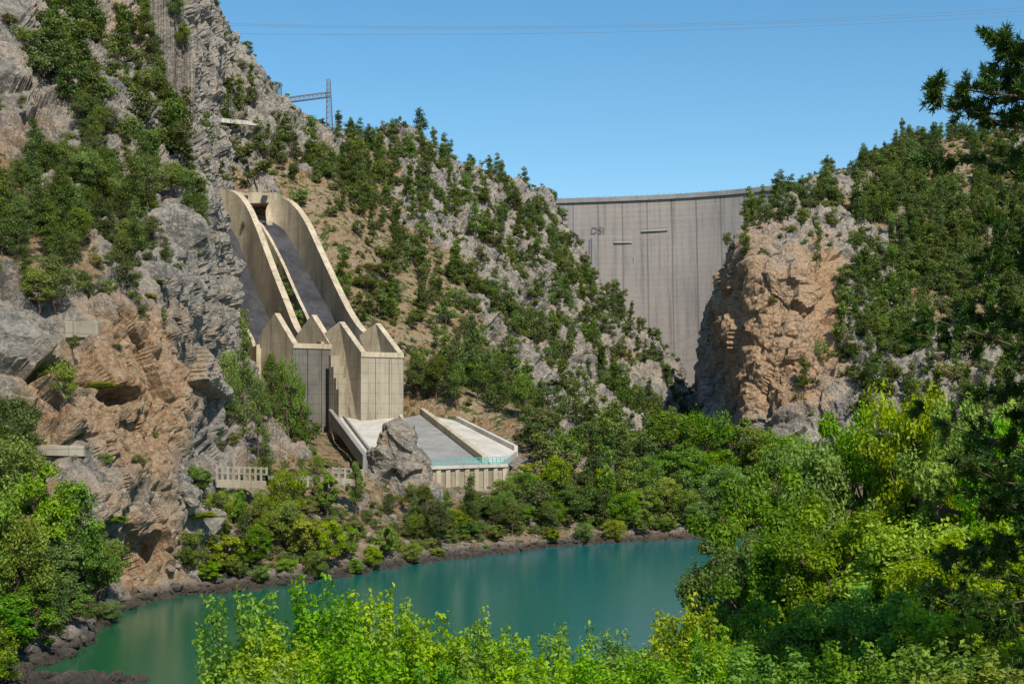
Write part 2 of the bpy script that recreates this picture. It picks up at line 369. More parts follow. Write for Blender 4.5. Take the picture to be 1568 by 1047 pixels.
# ---------------- generic solids
def prism(V,Fc,name,mats,parent=None,bev=0):
    me=bpy.data.meshes.new(name); me.from_pydata([tuple(v) for v in V],[],Fc)
    for mm in mats: me.materials.append(mm)
    me.update()
    bm=bmesh.new(); bm.from_mesh(me); bmesh.ops.recalc_face_normals(bm,faces=bm.faces); bm.to_mesh(me); bm.free()
    o=obj(name,me,parent)
    if bev: md=o.modifiers.new('b','BEVEL'); md.width=bev; md.segments=1
    return o
def extr(poly,vec,name,mats,parent=None,bev=0):
    n=len(poly); poly=[np.array(p,float) for p in poly]; V=poly+[p+vec for p in poly]
    Fc=[list(range(n)),list(range(2*n-1,n-1,-1))]+[[i,(i+1)%n,n+(i+1)%n,n+i] for i in range(n)]
    return prism(V,Fc,name,mats,parent,bev)
def beam_list(segs,name,mats,parent=None,side=4):
    V=[];Q=[]
    for (a,c,r0,r1) in segs:
        a=np.array(a,float);c=np.array(c,float); d=c-a; L=np.linalg.norm(d)
        if L<1e-6: continue
        d/=L; t=np.array([0,0,1.0]) if abs(d[2])<0.9 else np.array([1.0,0,0]); u=np.cross(d,t);u/=np.linalg.norm(u); v=np.cross(d,u)
        k=len(V)
        for i in range(side):
            an=2*math.pi*(i+0.5)/side; o=u*math.cos(an)+v*math.sin(an); V.append(a+o*r0)
        for i in range(side):
            an=2*math.pi*(i+0.5)/side; o=u*math.cos(an)+v*math.sin(an); V.append(c+o*r1)
        for i in range(side): j=(i+1)%side; Q.append((k+i,k+j,k+side+j,k+side+i))
    if name is None: return np.array(V),np.array(Q)
    return obj(name,mk_mesh(name,V,Q,mats),parent)
# ---------------- spillway
def resamp(ch,n=80):
    A=np.array(ch,float); t=np.linspace(0,len(A)-1,n); i=np.minimum(t.astype(int),len(A)-2); f=(t-i)[:,None]
    g=lambda k:A[np.clip(k,0,len(A)-1)]
    p0,p1,p2,p3=g(i-1),g(i),g(i+1),g(i+2)
    return 0.5*((2*p1)+(-p0+p2)*f+(2*p0-5*p1+4*p2-p3)*f**2+(-p0+3*p1-3*p2+p3)*f**3)
sp_root=empty('dam_spillway')
gap=[]
def chute(ch,nm,lskirt):
    R=resamp(ch); V=[];Q=[];mi=[]
    for k,(px,py,d,h,w) in enumerate(R):
        t=k/len(R); sk=3+23*min(1,(t*3)**1.5)
        E=U(px,py,d); Fp=E+OUTR*1.8; G=Fp-np.array([0,0,sk]); D=E-np.array([0,0,h/F*d]); C=D-OUTR*w+np.array([0,0,-0.3])
        Bv=C+np.array([0,0,0.9]); A=Bv-OUTR*0.9; A2=A-np.array([0,0,3+(lskirt-3)*min(1,t*4)])
        V+=[G,Fp,E,D,C,Bv,A,A2]
        if ch is chR and 15<k<62: gap.append(A-OUTR*2.2-np.array([0,0,1.5]))
    for i in range(len(R)-1):
        for j in range(7):
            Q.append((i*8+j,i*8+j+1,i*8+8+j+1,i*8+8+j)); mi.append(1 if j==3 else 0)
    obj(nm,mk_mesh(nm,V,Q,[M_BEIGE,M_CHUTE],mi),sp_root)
    v=V[-8:]; prism(v,[list(range(8))],nm+'_toe_end',[M_BEIGE],sp_root)
    v=V[:8]; prism([v[0],v[1],v[2],v[3]],[[0,1,2,3]],nm+'_crest_end',[M_BEIGE],sp_root)
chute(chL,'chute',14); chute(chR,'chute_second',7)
def bucket(FRp,BRp,rear,W,nm,frontmat,zb=17):
    FR=U(*FRp);BR=U(*BRp);RR=U(*rear)
    def wall(off,n):
        poly=[RR+off,BR+off,FR+off,np.array([FR[0],FR[1],zb])+off,np.array([RR[0],RR[1],zb])+off]
        extr(poly,-OUTR*1.4,nm+n,[M_BEIGE],sp_root)
    wall(0*OUTR,'_wall_r'); wall(-OUTR*(W-1.4),'_wall_l')
    inn=-OUTR*1.4; dirv=(FR-BR); dirv[2]=0; dirv/=np.linalg.norm(dirv)
    f=FR-dirv*0.15; zt=FR[2]-0.3
    poly=[np.array([f[0],f[1],zt]),np.array([f[0],f[1],zb]),np.array([RR[0],RR[1],zb]),np.array([RR[0],RR[1],zt-5]),np.array([BR[0],BR[1],zt-4])]
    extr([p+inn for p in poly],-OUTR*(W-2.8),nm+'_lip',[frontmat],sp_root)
    a=FR+dirv*0.05; bb=a-OUTR*W
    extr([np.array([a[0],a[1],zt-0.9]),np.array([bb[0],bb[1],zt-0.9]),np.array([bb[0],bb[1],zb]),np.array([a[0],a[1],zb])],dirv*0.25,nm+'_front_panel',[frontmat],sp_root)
    extr([np.array([a[0],a[1],zt+0.25]),np.array([bb[0],bb[1],zt+0.25]),np.array([bb[0],bb[1],zt-0.9]),np.array([a[0],a[1],zt-0.9])],dirv*0.5,nm+'_lintel',[M_BEIGE],sp_root)
    for k in (0.3,0.62):
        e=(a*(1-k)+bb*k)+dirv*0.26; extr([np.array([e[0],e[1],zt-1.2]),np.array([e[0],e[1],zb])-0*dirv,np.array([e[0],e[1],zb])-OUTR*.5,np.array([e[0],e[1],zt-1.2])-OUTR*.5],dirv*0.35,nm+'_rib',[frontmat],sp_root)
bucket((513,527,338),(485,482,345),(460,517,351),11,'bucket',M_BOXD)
bucket((617,540,330),(583,495,342),(558,514,346),11,'bucket_second',M_BOX)
for k in range(4):
    a=U(527+k*4,545+k*17,336-k*1.5)
    extr([a,a-OUTR*4.0,a-OUTR*4.0-np.array([0,0,22.]),a-np.array([0,0,22.])],np.array([0.45,-0.89,0])*1.5,'stair_block_%d'%k,[M_BOX],sp_root)
extr([U(352,294,414),U(424,295,414),U(424,310,414),U(352,312,414)],np.array([2,9,0]),'gate_block',[M_BEIGE],sp_root)
for i in range(2):
    p=U(372+i*30,294,411.6); extr([p,p+[1.6,0,0],p+[1.6,0,.8],p+[0,0,.8]],np.array([0,1.2,0]),'gate_post_%d'%i,[M_BOX],sp_root)
# aprons
ap=empty('spillway_apron')
def slab(pts,nm,mt,th=1.2): extr([U(*p) for p in pts],np.array([0,0,-th]),nm,[mt],ap)
slab([(512,636,333),(604,640,328),(640,712,262),(566,706,262)],'apron_slab_a',M_APW)
slab([(617,640,328),(648,634,335),(745,708,268),(655,713,262)],'apron_slab_b',M_APG)
slab([(655,636,335),(703,645,330),(792,690,290),(768,708,268),(750,708,268)],'apron_slab_c',M_APW)
def lwall(p,q,h,th,nm,mt,par,base=1.5):
    a=U(*p);c=U(*q); up=np.array([0,0,h]); dn=np.array([0,0,-base]); d=c-a; n=np.cross(d,[0,0,1.]); n/=np.linalg.norm(n)
    return extr([a+dn,c+dn,c+up,a+up],n*th,nm,[mt],par,0.05)
lwall((650,633,335.5),(747,708,268),1.3,1.1,'dividing_wall',M_BEIGE,ap)
lwall((616,640,328),(653,713,262),1.0,0.8,'dividing_wall_b',M_BEIGE,ap)
lwall((509,634,333),(563,706,262),1.2,0.9,'side_wall',M_APG,ap)
lwall((528,638,330),(580,706,262),0.5,0.5,'kerb_wall',M_APG,ap)
lwall((703,643,330.5),(793,688,290),0.8,0.8,'side_wall_b',M_APW,ap)
tw=empty('terrace_retaining_wall')
a=U(652,716,260.5); c=U(778,712,264)
extr([a,c,c-[0,0,7.5],a-[0,0,7.5]],np.array([0.2,2.0,0]),'wall_body',[M_BOX],tw)
for k in np.linspace(0.04,0.96,9):
    p=a*(1-k)+c*k; extr([p+[-.4,-.35,-.5],p+[.4,-.35,-.5],p+[.4,-.35,-7.5],p+[-.4,-.35,-7.5]],np.array([0,.34,0]),'buttress',[M_BEIGE],tw)
extr([a+[0,-.6,0.3],c+[0,-.6,0.3],c+[0,-.6,-.3],a+[0,-.6,-.3]],np.array([0,1.2,0]),'coping',[M_APW],tw)
seg=[]
for k in np.linspace(0,1,22):
    p=a*(1-k)+c*k+[0,-.2,.3]; seg.append((p,p+[0,0,1.25],0.09,0.09))
for z in (0.35,0.8,1.25): seg.append((a+[0,-.2,.3+z],c+[0,-.2,.3+z],0.08,0.08))
beam_list(seg,'teal_railing',[M_TEAL])
bl=empty('concrete_balustrade')
def balus(p,q,n,h=2.2,pl=True):
    a=U(*p);c=U(*q)
    for k in np.linspace(0,1,n):
        x=a*(1-k)+c*k; extr([x+[-.16,0,-.8],x+[.16,0,-.8],x+[.16,0,h],x+[-.16,0,h]],np.array([0,.3,0]),'post',[M_BOX],bl)
    for z in (h-.3,h*.4): extr([a+[0,.05,z],c+[0,.05,z],c+[0,.05,z+.2],a+[0,.05,z+.2]],np.array([0,.2,0]),'rail',[M_APG],bl)
    if pl: extr([a+[0,-.2,-1.2],c+[0,-.2,-1.2],c+[0,-.2,-.1],a+[0,-.2,-.1]],np.array([0,1.2,0]),'plinth',[M_BOX],bl)
balus((332,733,206),(408,735,207),10,1.9); balus((510,730,224),(556,733,227),6,1.6); balus((408,737,207),(505,738,222),12,.9,False)
def hillwall(name,pts,h,mt,th=1.0,toward=1.0):
    for i in range(len(pts)-1):
        a=surf(*pts[i]);c=surf(*pts[i+1]); a[1]-=toward; c[1]-=toward
        extr([a-[0,0,h],c-[0,0,h],c+[0,0,h*.5],a+[0,0,h*.5]],np.array([0,th,0]),name,[mt],None,0.05)
hillwall('road_retaining_wall',[(308,174),(345,182)],.9,M_APW,1.2,1.0); hillwall('road_retaining_wall',[(345,182),(396,194)],.9,M_APW,1.2,1.0)
hillwall('concrete_footing',[(102,497),(156,500)],1.3,M_BOX,3,.6)
hillwall('concrete_ledge_wall',[(45,685),(135,688)],.8,M_BOX,2,.6)
# ---------------- dam
darc=[(700,300,768),(780,306,760),(855,309,750),(930,308,745),(1000,304,738),(1100,297,722),(1215,286,701),(1320,270,672),(1450,240,625)]
A=np.array(darc,float); Xd=(A[:,0]-CX)/F*A[:,1+1]; Yd=A[:,2]; ZC=136.0
xs=np.linspace(Xd[0],Xd[-1],160); co=np.polyfit(Xd,Yd,3); ys=np.polyval(co,xs)
arc=np.concatenate([[0],np.cumsum(np.hypot(np.diff(xs),np.diff(ys)))])
zs=np.linspace(-10,ZC,70)
m,nt,out=newmat('dam_concrete'); b=NB(nt)
uv=b.n('ShaderNodeUVMap'); uv.uv_map='arc'; UVv=uv.outputs[0]; sp=b.n('ShaderNodeSeparateXYZ'); b.l(UVv,sp.inputs[0])
u,v=sp.outputs[0],sp.outputs[1]
n1=b.noise(UVv,0.03,5,0.6); st=b.noise(b.mapv(UVv,(1,0.05,1)),0.35,6,0.7); fine=b.noise(UVv,0.6,6,0.7); lift=b.noise(b.mapv(UVv,(0.03,1,1)),0.5,4,0.7)
c=b.mix(b.ramp(n1,0.3,0.7),(0.24,0.217,0.207),(0.315,0.287,0.26))
pan=b.n('ShaderNodeTexWhiteNoise',noise_dimensions='1D'); b.l(b.math('FLOOR',b.math('DIVIDE',u,13.0)),pan.inputs['W'])
c=b.mix(b.math('MULTIPLY',pan.outputs['Value'],0.45),c,(0.35,0.305,0.255))
c=b.mix(b.math('MULTIPLY',b.ramp(st,0.46,0.68),0.75),c,(0.155,0.142,0.15))
c=b.mix(b.math('MULTIPLY',b.ramp(lift,0.5,0.7),0.4),c,(0.38,0.33,0.27))
c=b.mix(b.math('MULTIPLY',b.ramp(fine,0.45,0.7),0.25),c,(0.18,0.17,0.17))
jl=b.math('LESS_THAN',b.math('FRACT',b.math('DIVIDE',u,13.0)),0.06)
jz=b.math('LESS_THAN',b.math('FRACT',b.math('DIVIDE',v,3.0)),0.12)
c=b.mix(b.math('MULTIPLY',jl,0.6),c,(0.11,0.105,0.10)); c=b.mix(b.math('MULTIPLY',jz,0.15),c,(0.12,0.115,0.11))
bs=b.bsdf(c,0.9,0.15,b.bump(fine,0.4,0.4)); b.l(bs.outputs[0],out.inputs[0]); M_DAM=m
dam=empty('arch_dam')
def bulge(z): 
    t=(ZC-z)/ZC; return -26*t*(1-0.35*t)
V=[];Q=[]; uvs=[]
for i,x in enumerate(xs):
    for z in zs: V.append((x,ys[i]+bulge(z),z)); uvs.append((arc[i],z))
nz_=len(zs)
for i in range(len(xs)-1):
    for j in range(nz_-1): Q.append((i*nz_+j,(i+1)*nz_+j,(i+1)*nz_+j+1,i*nz_+j+1))
me=mk_mesh('downstream_face',V,Q,[M_DAM]); ul=me.uv_layers.new(name='arc'); uvs=np.array(uvs,dtype=np.float32)
li=np.zeros(len(me.loops),dtype=np.int32); me.loops.foreach_get('vertex_index',li); ul.data.foreach_set('uv',uvs[li].ravel()); obj('downstream_face',me,dam)
def ribbon(prof,nm,mt,off=0):
    V=[];Q=[];k=len(prof)
    for i,x in enumerate(xs):
        for (dy,z) in prof: V.append((x,ys[i]+dy,z))
    for i in range(len(xs)-1):
        for j in range(k): Q.append((i*k+j,(i+1)*k+j,(i+1)*k+(j+1)%k,i*k+(j+1)%k))
    return obj(nm,mk_mesh(nm,V,Q,[mt]),dam)
ribbon([(-1.4,ZC-0.9),(-1.4,ZC+0.4),(9,ZC+0.4),(9,ZC-0.9)],'crest_slab',M_APG)
ribbon([(-1.3,ZC+0.41),(-1.3,ZC+1.5),(-0.9,ZC+1.5),(-0.9,ZC+0.41)],'crest_parapet',M_APG)
ribbon([(9,ZC+0.5),(9,ZC-60),(14,ZC-140),(24,-10),(26,-10),(9.6,ZC+0.5)],'upstream_face',M_APG)
seg=[]
for i in range(0,len(xs),2): seg.append(((xs[i],ys[i]-1.1,ZC+1.5),(xs[i],ys[i]-1.1,ZC+2.3),0.1,0.1))
beam_list(seg,'crest_railing_posts',[M_STEEL],dam)
def dpt(px,py):
    best=min(range(len(xs)),key=lambda i:abs(CX+F*xs[i]/(ys[i]-4)-px)); d=ys[best]
    for _ in range(4): z=H+(HY-py)/F*d; d=ys[best]+bulge(z)
    return np.array([(px-CX)/F*d,d,z])
def balcony(p0,p1,nm):
    a=dpt(*p0); c=dpt(*p1)
    extr([a,c,c+[0,0,-.35],a+[0,0,-.35]],np.array([0,-.9,0]),nm,[M_APW],dam)
    seg=[(a+[0,-.85,1.1],c+[0,-.85,1.1],0.07,0.07)]
    for k in np.linspace(0,1,7): p=a*(1-k)+c*k+[0,-.85,0]; seg.append((p,p+[0,0,1.1],0.06,0.06))
    beam_list(seg,nm+'_rail',[M_STEEL],dam)
balcony((940,371),(968,371),'inspection_balcony'); balcony((982,354),(1022,352),'inspection_balcony_b'); balcony((895,400),(905,400),'inspection_balcony_c')
for (px,py,w,h) in ((970,394,3.0,3.6),):
    p=dpt(px,py); extr([p,p+[w,0,0],p+[w,0,-h],p+[0,0,-h]],np.array([0,-.6,0]),'outlet_housing',[M_APG],dam)
p=dpt(903,364); q=dpt(903,402); beam_list([(p+[0,-.8,0],q+[0,-.8,0],.2,.2),(p+[1.2,-.8,0],q+[1.2,-.8,0],.2,.2)]+[((p*(1-k)+q*k)+[0,-.8,0],(p*(1-k)+q*k)+[1.2,-.8,0],.1,.1) for k in np.linspace(0,1,18)],'access_ladder',[M_STEEL],dam)
M_LET=mat_plain('lettering_faded_paint',(0.14,0.145,0.155),0.8)
cu=bpy.data.curves.new('dam_lettering','FONT'); cu.body='DSI'; cu.size=5.2; cu.extrude=0.02; o=bpy.data.objects.new('lettering',cu); link(o); o.parent=dam
p=dpt(904,358); q=dpt(924,358); o.location=(p[0],p[1]-.45,p[2]); o.rotation_euler=(math.radians(79.7),0,math.atan2(q[1]-p[1],q[0]-p[0])); cu.materials.append(M_LET)
# ---------------- gantry pylons + lines
def lattice(a,c,w0,w1,n,nm,par):
    a=np.array(a,float);c=np.array(c,float); d=(c-a); L=np.linalg.norm(d); d/=L
    u=np.array([0,1.0,0]); v=np.cross(d,u); v/=np.linalg.norm(v); seg=[]
    cs=[(1,1),(1,-1),(-1,-1),(-1,1)]
    P_=lambda k,s: a+(c-a)*k+(u*cs[s][0]+v*cs[s][1])*(w0*(1-k)+w1*k)/2
    for s in range(4): seg.append((P_(0,s),P_(1,s),.18,.14))
    for i in range(n):
        k0=i/n;k1=(i+1)/n
        for s in range(4):
            seg.append((P_(k0,s),P_(k1,(s+1)%4),.09,.09)); seg.append((P_(k1,s),P_(k1,(s+1)%4),.08,.08))
    return beam_list(seg,nm,[M_STEEL],par)
gt=empty('switchyard_gantry')
t1=U(503,122,500);b1=U(505,222,500);t2=U(428,129,497);b2=U(428,200,497)
lattice(b1,t1,2.5,1.1,12,'mast_tall',gt); lattice(b2,t2,2.3,1.0,9,'mast_short',gt)
lattice(U(398,159,497),U(505,145,500),1.6,1.6,16,'cross_beam',gt)
seg=[]
for (px,y0,y1) in ((462,188,214),(481,184,214),(493,192,214),(440,182,200)): seg.append((U(px,y1,498),U(px,y0,498),.2,.14))
for (px,y0,y1) in ((355,138,178),(352,150,176)): seg.append((U(px,y1,452),U(px,y0,452),.14,.09))
beam_list(seg,'service_poles',[M_STEEL],gt)
for k,(yl,ym,yr,dd) in enumerate(((33,38,-2,600),(36,41,4,606),(50,48,12,612))):
    cv=bpy.data.curves.new('power_line','CURVE'); cv.dimensions='3D'; cv.bevel_depth=0.065; sp=cv.splines.new('POLY'); n=40; sp.points.add(n-1)
    for i in range(n):
        t=i/(n-1); px=250+t*1500; yy=(1-t)*(1-2*t)*yl+4*t*(1-t)*ym+t*(2*t-1)*yr; p=U(px,yy,dd); sp.points[i].co=(*p,1)
    cv.materials.append(M_CABLE); link(bpy.data.objects.new('power_line',cv))
print('struct',time.time()-T0)
# ---------------- vegetation prototypes
def leafquads(C,N,S,asp,r):
    n=len(C); t=r.normal(size=(n,3)); t-=N*(t*N).sum(1,keepdims=True); t/=np.linalg.norm(t,axis=1,keepdims=True)+1e-9
    bb=np.cross(N,t); s=S[:,None]; w=s*asp
    return np.stack([C-t*s*.5,C+bb*w*.5+N*s*.08,C+t*s*.5,C-bb*w*.5+N*s*.08],1).reshape(-1,3)
def unit(v): return v/(np.linalg.norm(v,axis=-1,keepdims=True)+1e-9)
def assemble(name,segs,LV,var,leafmat,bark=M_BARK,side=5):
    TV,TQ=beam_list(segs,None,None,side=side)
    nl=len(LV)//4
    Q=np.concatenate([TQ,np.arange(nl*4).reshape(-1,4)+len(TV)])
    V=np.concatenate([TV,LV]); mi=np.concatenate([np.zeros(len(TQ)),np.ones(nl)])
    va=np.concatenate([np.zeros(len(TV)),np.repeat(var,4)])
    return mk_mesh(name,V,Q,[bark,leafmat],mi,{'var':va})
def broad(name,seed,Ht,R,base,ncl,nleaf,ls,leafmat,asp=0.6,clr=0.26,spiky=0.0,taper=0.0,shell=.5):
    r=np.random.default_rng(seed); cz=Ht*(1+base)/2; rz=Ht*(1-base)/2
    segs=[]; p=np.array([0,0,0.]); rad=Ht*0.022; path=[p]
    for i in range(5):
        q=np.array([r.normal()*R*.05,r.normal()*R*.05,Ht*(0.16*(i+1))])+[p[0]*.6,p[1]*.6,0]
        segs.append((p,q,rad,rad*.8)); rad*=.8; p=q; path.append(p)
    dirs=unit(r.normal(size=(ncl,3))); rr=r.uniform(.35,1.0,ncl)**0.6
    lob=0.8+0.45*(vnoise(dirs*1.6+seed,seed)-0.2)
    c=dirs*rr[:,None]*lob[:,None]*np.array([R,R,rz])*(1-clr*0.45)+np.array([0,0,cz])
    c[:,2]=np.maximum(c[:,2],Ht*0.05)
    if taper:
        tz=np.clip((c[:,2]/Ht-base)/(1-base),0,1); c[:,:2]*=(1.25-taper*tz)[:,None]
    cr=R*clr*r.uniform(.6,1.35,ncl)
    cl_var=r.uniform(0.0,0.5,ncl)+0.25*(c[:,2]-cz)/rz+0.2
    for k in range(ncl):
        st=path[1+min(4,int(max(0,(c[k,2]/Ht-0.15))*5))]
        if st[2]>c[k,2]: st=path[1]
        md=(st+c[k])/2+[0,0,-0.04*Ht]+r.normal(size=3)*R*.05
        segs.append((st,md,Ht*.008,Ht*.005)); segs.append((md,c[k],Ht*.005,Ht*.002))
    per=nleaf//ncl; k=np.repeat(np.arange(ncl),per); n=len(k)
    dd=unit(r.normal(size=(n,3))); dd[:,2]=np.where(dd[:,2]<-.3,dd[:,2]*.5,dd[:,2])
    rad=r.uniform(0.15,1,n)**shell
    off=dd*(rad*cr[k])[:,None]*np.array([1,1,.8])
    off[:,2]+=spiky*cr[k]*r.exponential(.5,n)
    C=c[k]+off
    N=unit(dd+r.normal(size=(n,3))*.7+[0,0,.5])
    S=ls*r.uniform(.6,1.3,n)
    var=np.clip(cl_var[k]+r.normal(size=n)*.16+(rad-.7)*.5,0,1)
    return assemble(name,segs,leafquads(C,N,S,asp,r),var,leafmat)
def pine(name,seed,Ht,R,ntier,nleaf,ls,leafmat,shape=0.75,base=0.15,asp=0.4):
    r=np.random.default_rng(seed); lean=r.normal(size=2)*.05*Ht
    segs=[(np.array([0,0,0]),np.array([lean[0]*.5,lean[1]*.5,Ht*.5]),Ht*.018,Ht*.012),(np.array([lean[0]*.5,lean[1]*.5,Ht*.5]),np.array([lean[0],lean[1],Ht*.97]),Ht*.012,Ht*.003)]
    cs=[];cr=[]
    for i in range(ntier):
        t=base+(1-base)*(i+r.uniform(0,1.2))/ntier; t=min(t,.98); rad=R*max(0.06,(1-(t-base)/(1-base))**shape)*r.uniform(.5,1.2)
        nb=max(2,int(5*rad/R+1.5)); a0=r.uniform(0,6.28)
        for j in range(nb):
            a=a0+j*6.283/nb+r.normal()*.4; ro=rad*r.uniform(.5,1.05); tt=min(.98,t+r.normal()*.04)
            tr=np.array([lean[0]*tt,lean[1]*tt,Ht*tt]); tip=tr+np.array([math.cos(a)*ro,math.sin(a)*ro,ro*r.uniform(.0,.5)])
            segs.append((tr,tip,Ht*.005,Ht*.002))
            for q in ((1.0,.32),(0.6,.30)) :
                cs.append(tr+(tip-tr)*q[0]*.9); cr.append(R*q[1]*r.uniform(.7,1.25))
    cs.append(np.array([lean[0],lean[1],Ht*.95])); cr.append(R*.2)
    cs=np.array(cs);cr=np.array(cr);ncl=len(cs); w=cr**2; k=r.choice(ncl,nleaf,p=w/w.sum()); n=nleaf
    dd=unit(r.normal(size=(n,3))); dd[:,2]=np.where(dd[:,2]<0,dd[:,2]*.5,dd[:,2])
    rad=r.uniform(.1,1,n)**.5
    C=cs[k]+dd*(rad*cr[k])[:,None]
    N=unit(dd*.6+r.normal(size=(n,3))*.8+[0,0,.5]); S=ls*r.uniform(.6,1.3,n)
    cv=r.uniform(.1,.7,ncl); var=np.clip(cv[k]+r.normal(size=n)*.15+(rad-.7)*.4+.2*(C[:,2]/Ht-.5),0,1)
    return assemble(name,segs,leafquads(C,N,S,asp,r),var,leafmat,side=4)
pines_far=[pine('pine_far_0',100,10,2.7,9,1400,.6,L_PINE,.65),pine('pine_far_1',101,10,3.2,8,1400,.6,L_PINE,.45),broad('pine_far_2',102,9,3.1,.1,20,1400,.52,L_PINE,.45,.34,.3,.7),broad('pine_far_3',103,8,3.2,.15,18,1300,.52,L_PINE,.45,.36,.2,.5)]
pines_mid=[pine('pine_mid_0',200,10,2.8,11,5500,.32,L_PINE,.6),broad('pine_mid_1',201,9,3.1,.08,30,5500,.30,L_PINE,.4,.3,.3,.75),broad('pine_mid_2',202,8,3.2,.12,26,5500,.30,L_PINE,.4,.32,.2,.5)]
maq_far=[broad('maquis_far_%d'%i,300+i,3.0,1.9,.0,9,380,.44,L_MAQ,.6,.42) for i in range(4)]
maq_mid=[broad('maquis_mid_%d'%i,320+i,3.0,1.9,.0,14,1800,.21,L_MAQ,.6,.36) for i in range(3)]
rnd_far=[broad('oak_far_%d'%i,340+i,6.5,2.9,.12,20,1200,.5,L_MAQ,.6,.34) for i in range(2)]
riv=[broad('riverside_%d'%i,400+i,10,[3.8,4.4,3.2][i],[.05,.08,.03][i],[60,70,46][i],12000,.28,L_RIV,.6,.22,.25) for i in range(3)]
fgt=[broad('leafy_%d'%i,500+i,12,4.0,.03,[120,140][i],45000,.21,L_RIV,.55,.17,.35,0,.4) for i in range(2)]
print('protos',time.time()-T0)
def shrub(name,seed,Ht,R,nst,nleaf,ls):
    r=np.random.default_rng(seed); segs=[];Cs=[];Ns=[];vs=[]
    per=nleaf//nst
    for i in range(nst):
        a=r.uniform(0,6.283); ro=R*math.sqrt(r.uniform(0,1)); h=Ht*(1-.28*(ro/R)**2)*r.uniform(.66,1.04)
        b0=np.array([math.cos(a)*ro*.25,math.sin(a)*ro*.25,0]); b1=np.array([math.cos(a)*ro*.8,math.sin(a)*ro*.8,h*.6]); b2=np.array([math.cos(a)*ro+r.normal()*.22,math.sin(a)*ro+r.normal()*.22,h])
        segs+=[(b0,b1,.022,.014),(b1,b2,.014,.004)]
        t=r.uniform(.0,1,per)**.7
        base=np.where((t<.5)[:,None],b0+(b1-b0)*(t*2*.8+.2)[:,None],b1+(b2-b1)*((t-.5)*2)[:,None])
        sp=.24*(1.05-t*.6)[:,None]*2
        ph=r.uniform(0,6.283,per); od=np.stack([np.cos(ph),np.sin(ph),r.uniform(-.2,.8,per)],1)
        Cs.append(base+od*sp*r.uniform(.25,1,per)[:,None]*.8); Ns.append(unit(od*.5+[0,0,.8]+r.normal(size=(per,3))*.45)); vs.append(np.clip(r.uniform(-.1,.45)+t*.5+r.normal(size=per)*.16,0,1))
    C=np.concatenate(Cs);N=np.concatenate(Ns);v=np.concatenate(vs)
    return assemble(name,segs,leafquads(C,N,ls*r.uniform(.6,1.25,len(C)),.58,r),v,L_FG,side=4)
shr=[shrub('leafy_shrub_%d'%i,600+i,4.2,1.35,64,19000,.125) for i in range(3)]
# ---------------- scatter
def scatter(name,meshes,P,rot,scl,idx):
    c=bpy.data.collections.new(name+'_kinds')
    for i,me in enumerate(meshes):
        o=bpy.data.objects.new('%02d_%s'%(i,me.name),me); c.objects.link(o)
    me=bpy.data.meshes.new(name); me.vertices.add(len(P)); me.vertices.foreach_set('co',np.asarray(P,dtype=np.float32).ravel())
    a=me.attributes.new('rot','FLOAT_VECTOR','POINT'); a.data.foreach_set('vector',np.asarray(rot,dtype=np.float32).ravel())
    a=me.attributes.new('scl','FLOAT_VECTOR','POINT'); a.data.foreach_set('vector',np.asarray(scl,dtype=np.float32).ravel())
    a=me.attributes.new('idx','INT','POINT'); a.data.foreach_set('value',np.asarray(idx,dtype=np.int32))
    o=obj(name,me); ng=bpy.data.node_groups.new(name,'GeometryNodeTree')
    ng.interface.new_socket('Geometry',in_out='INPUT',socket_type='NodeSocketGeometry'); ng.interface.new_socket('Geometry',in_out='OUTPUT',socket_type='NodeSocketGeometry')
    N=ng.nodes; gi=N.new('NodeGroupInput'); go=N.new('NodeGroupOutput'); ip=N.new('GeometryNodeInstanceOnPoints'); ci=N.new('GeometryNodeCollectionInfo')
    ci.inputs['Collection'].default_value=c; ci.inputs['Separate Children'].default_value=True; ci.inputs['Reset Children'].default_value=True
    def na(nm,t):
        x=N.new('GeometryNodeInputNamedAttribute'); x.data_type=t; x.inputs['Name'].default_value=nm
        return [q for q in x.outputs if q.enabled and q.name=='Attribute'][0]
    L=ng.links; L.new(gi.outputs[0],ip.inputs['Points']); L.new(ci.outputs[0],ip.inputs['Instance']); ip.inputs['Pick Instance'].default_value=True
    L.new(na('idx','INT'),ip.inputs['Instance Index']); L.new(na('rot','FLOAT_VECTOR'),ip.inputs['Rotation']); L.new(na('scl','FLOAT_VECTOR'),ip.inputs['Scale'])
    L.new(ip.outputs[0],go.inputs[0]); md=o.modifiers.new('scatter','NODES'); md.node_group=ng; return o
def box(S,x0,x1,y0,y1,soft=12):
    return sst(x0-soft,x0+soft,S['px'])*(1-sst(x1-soft,x1+soft,S['px']))*sst(y0-soft,y0+soft,S['py'])*(1-sst(y1-soft,y1+soft,S['py']))
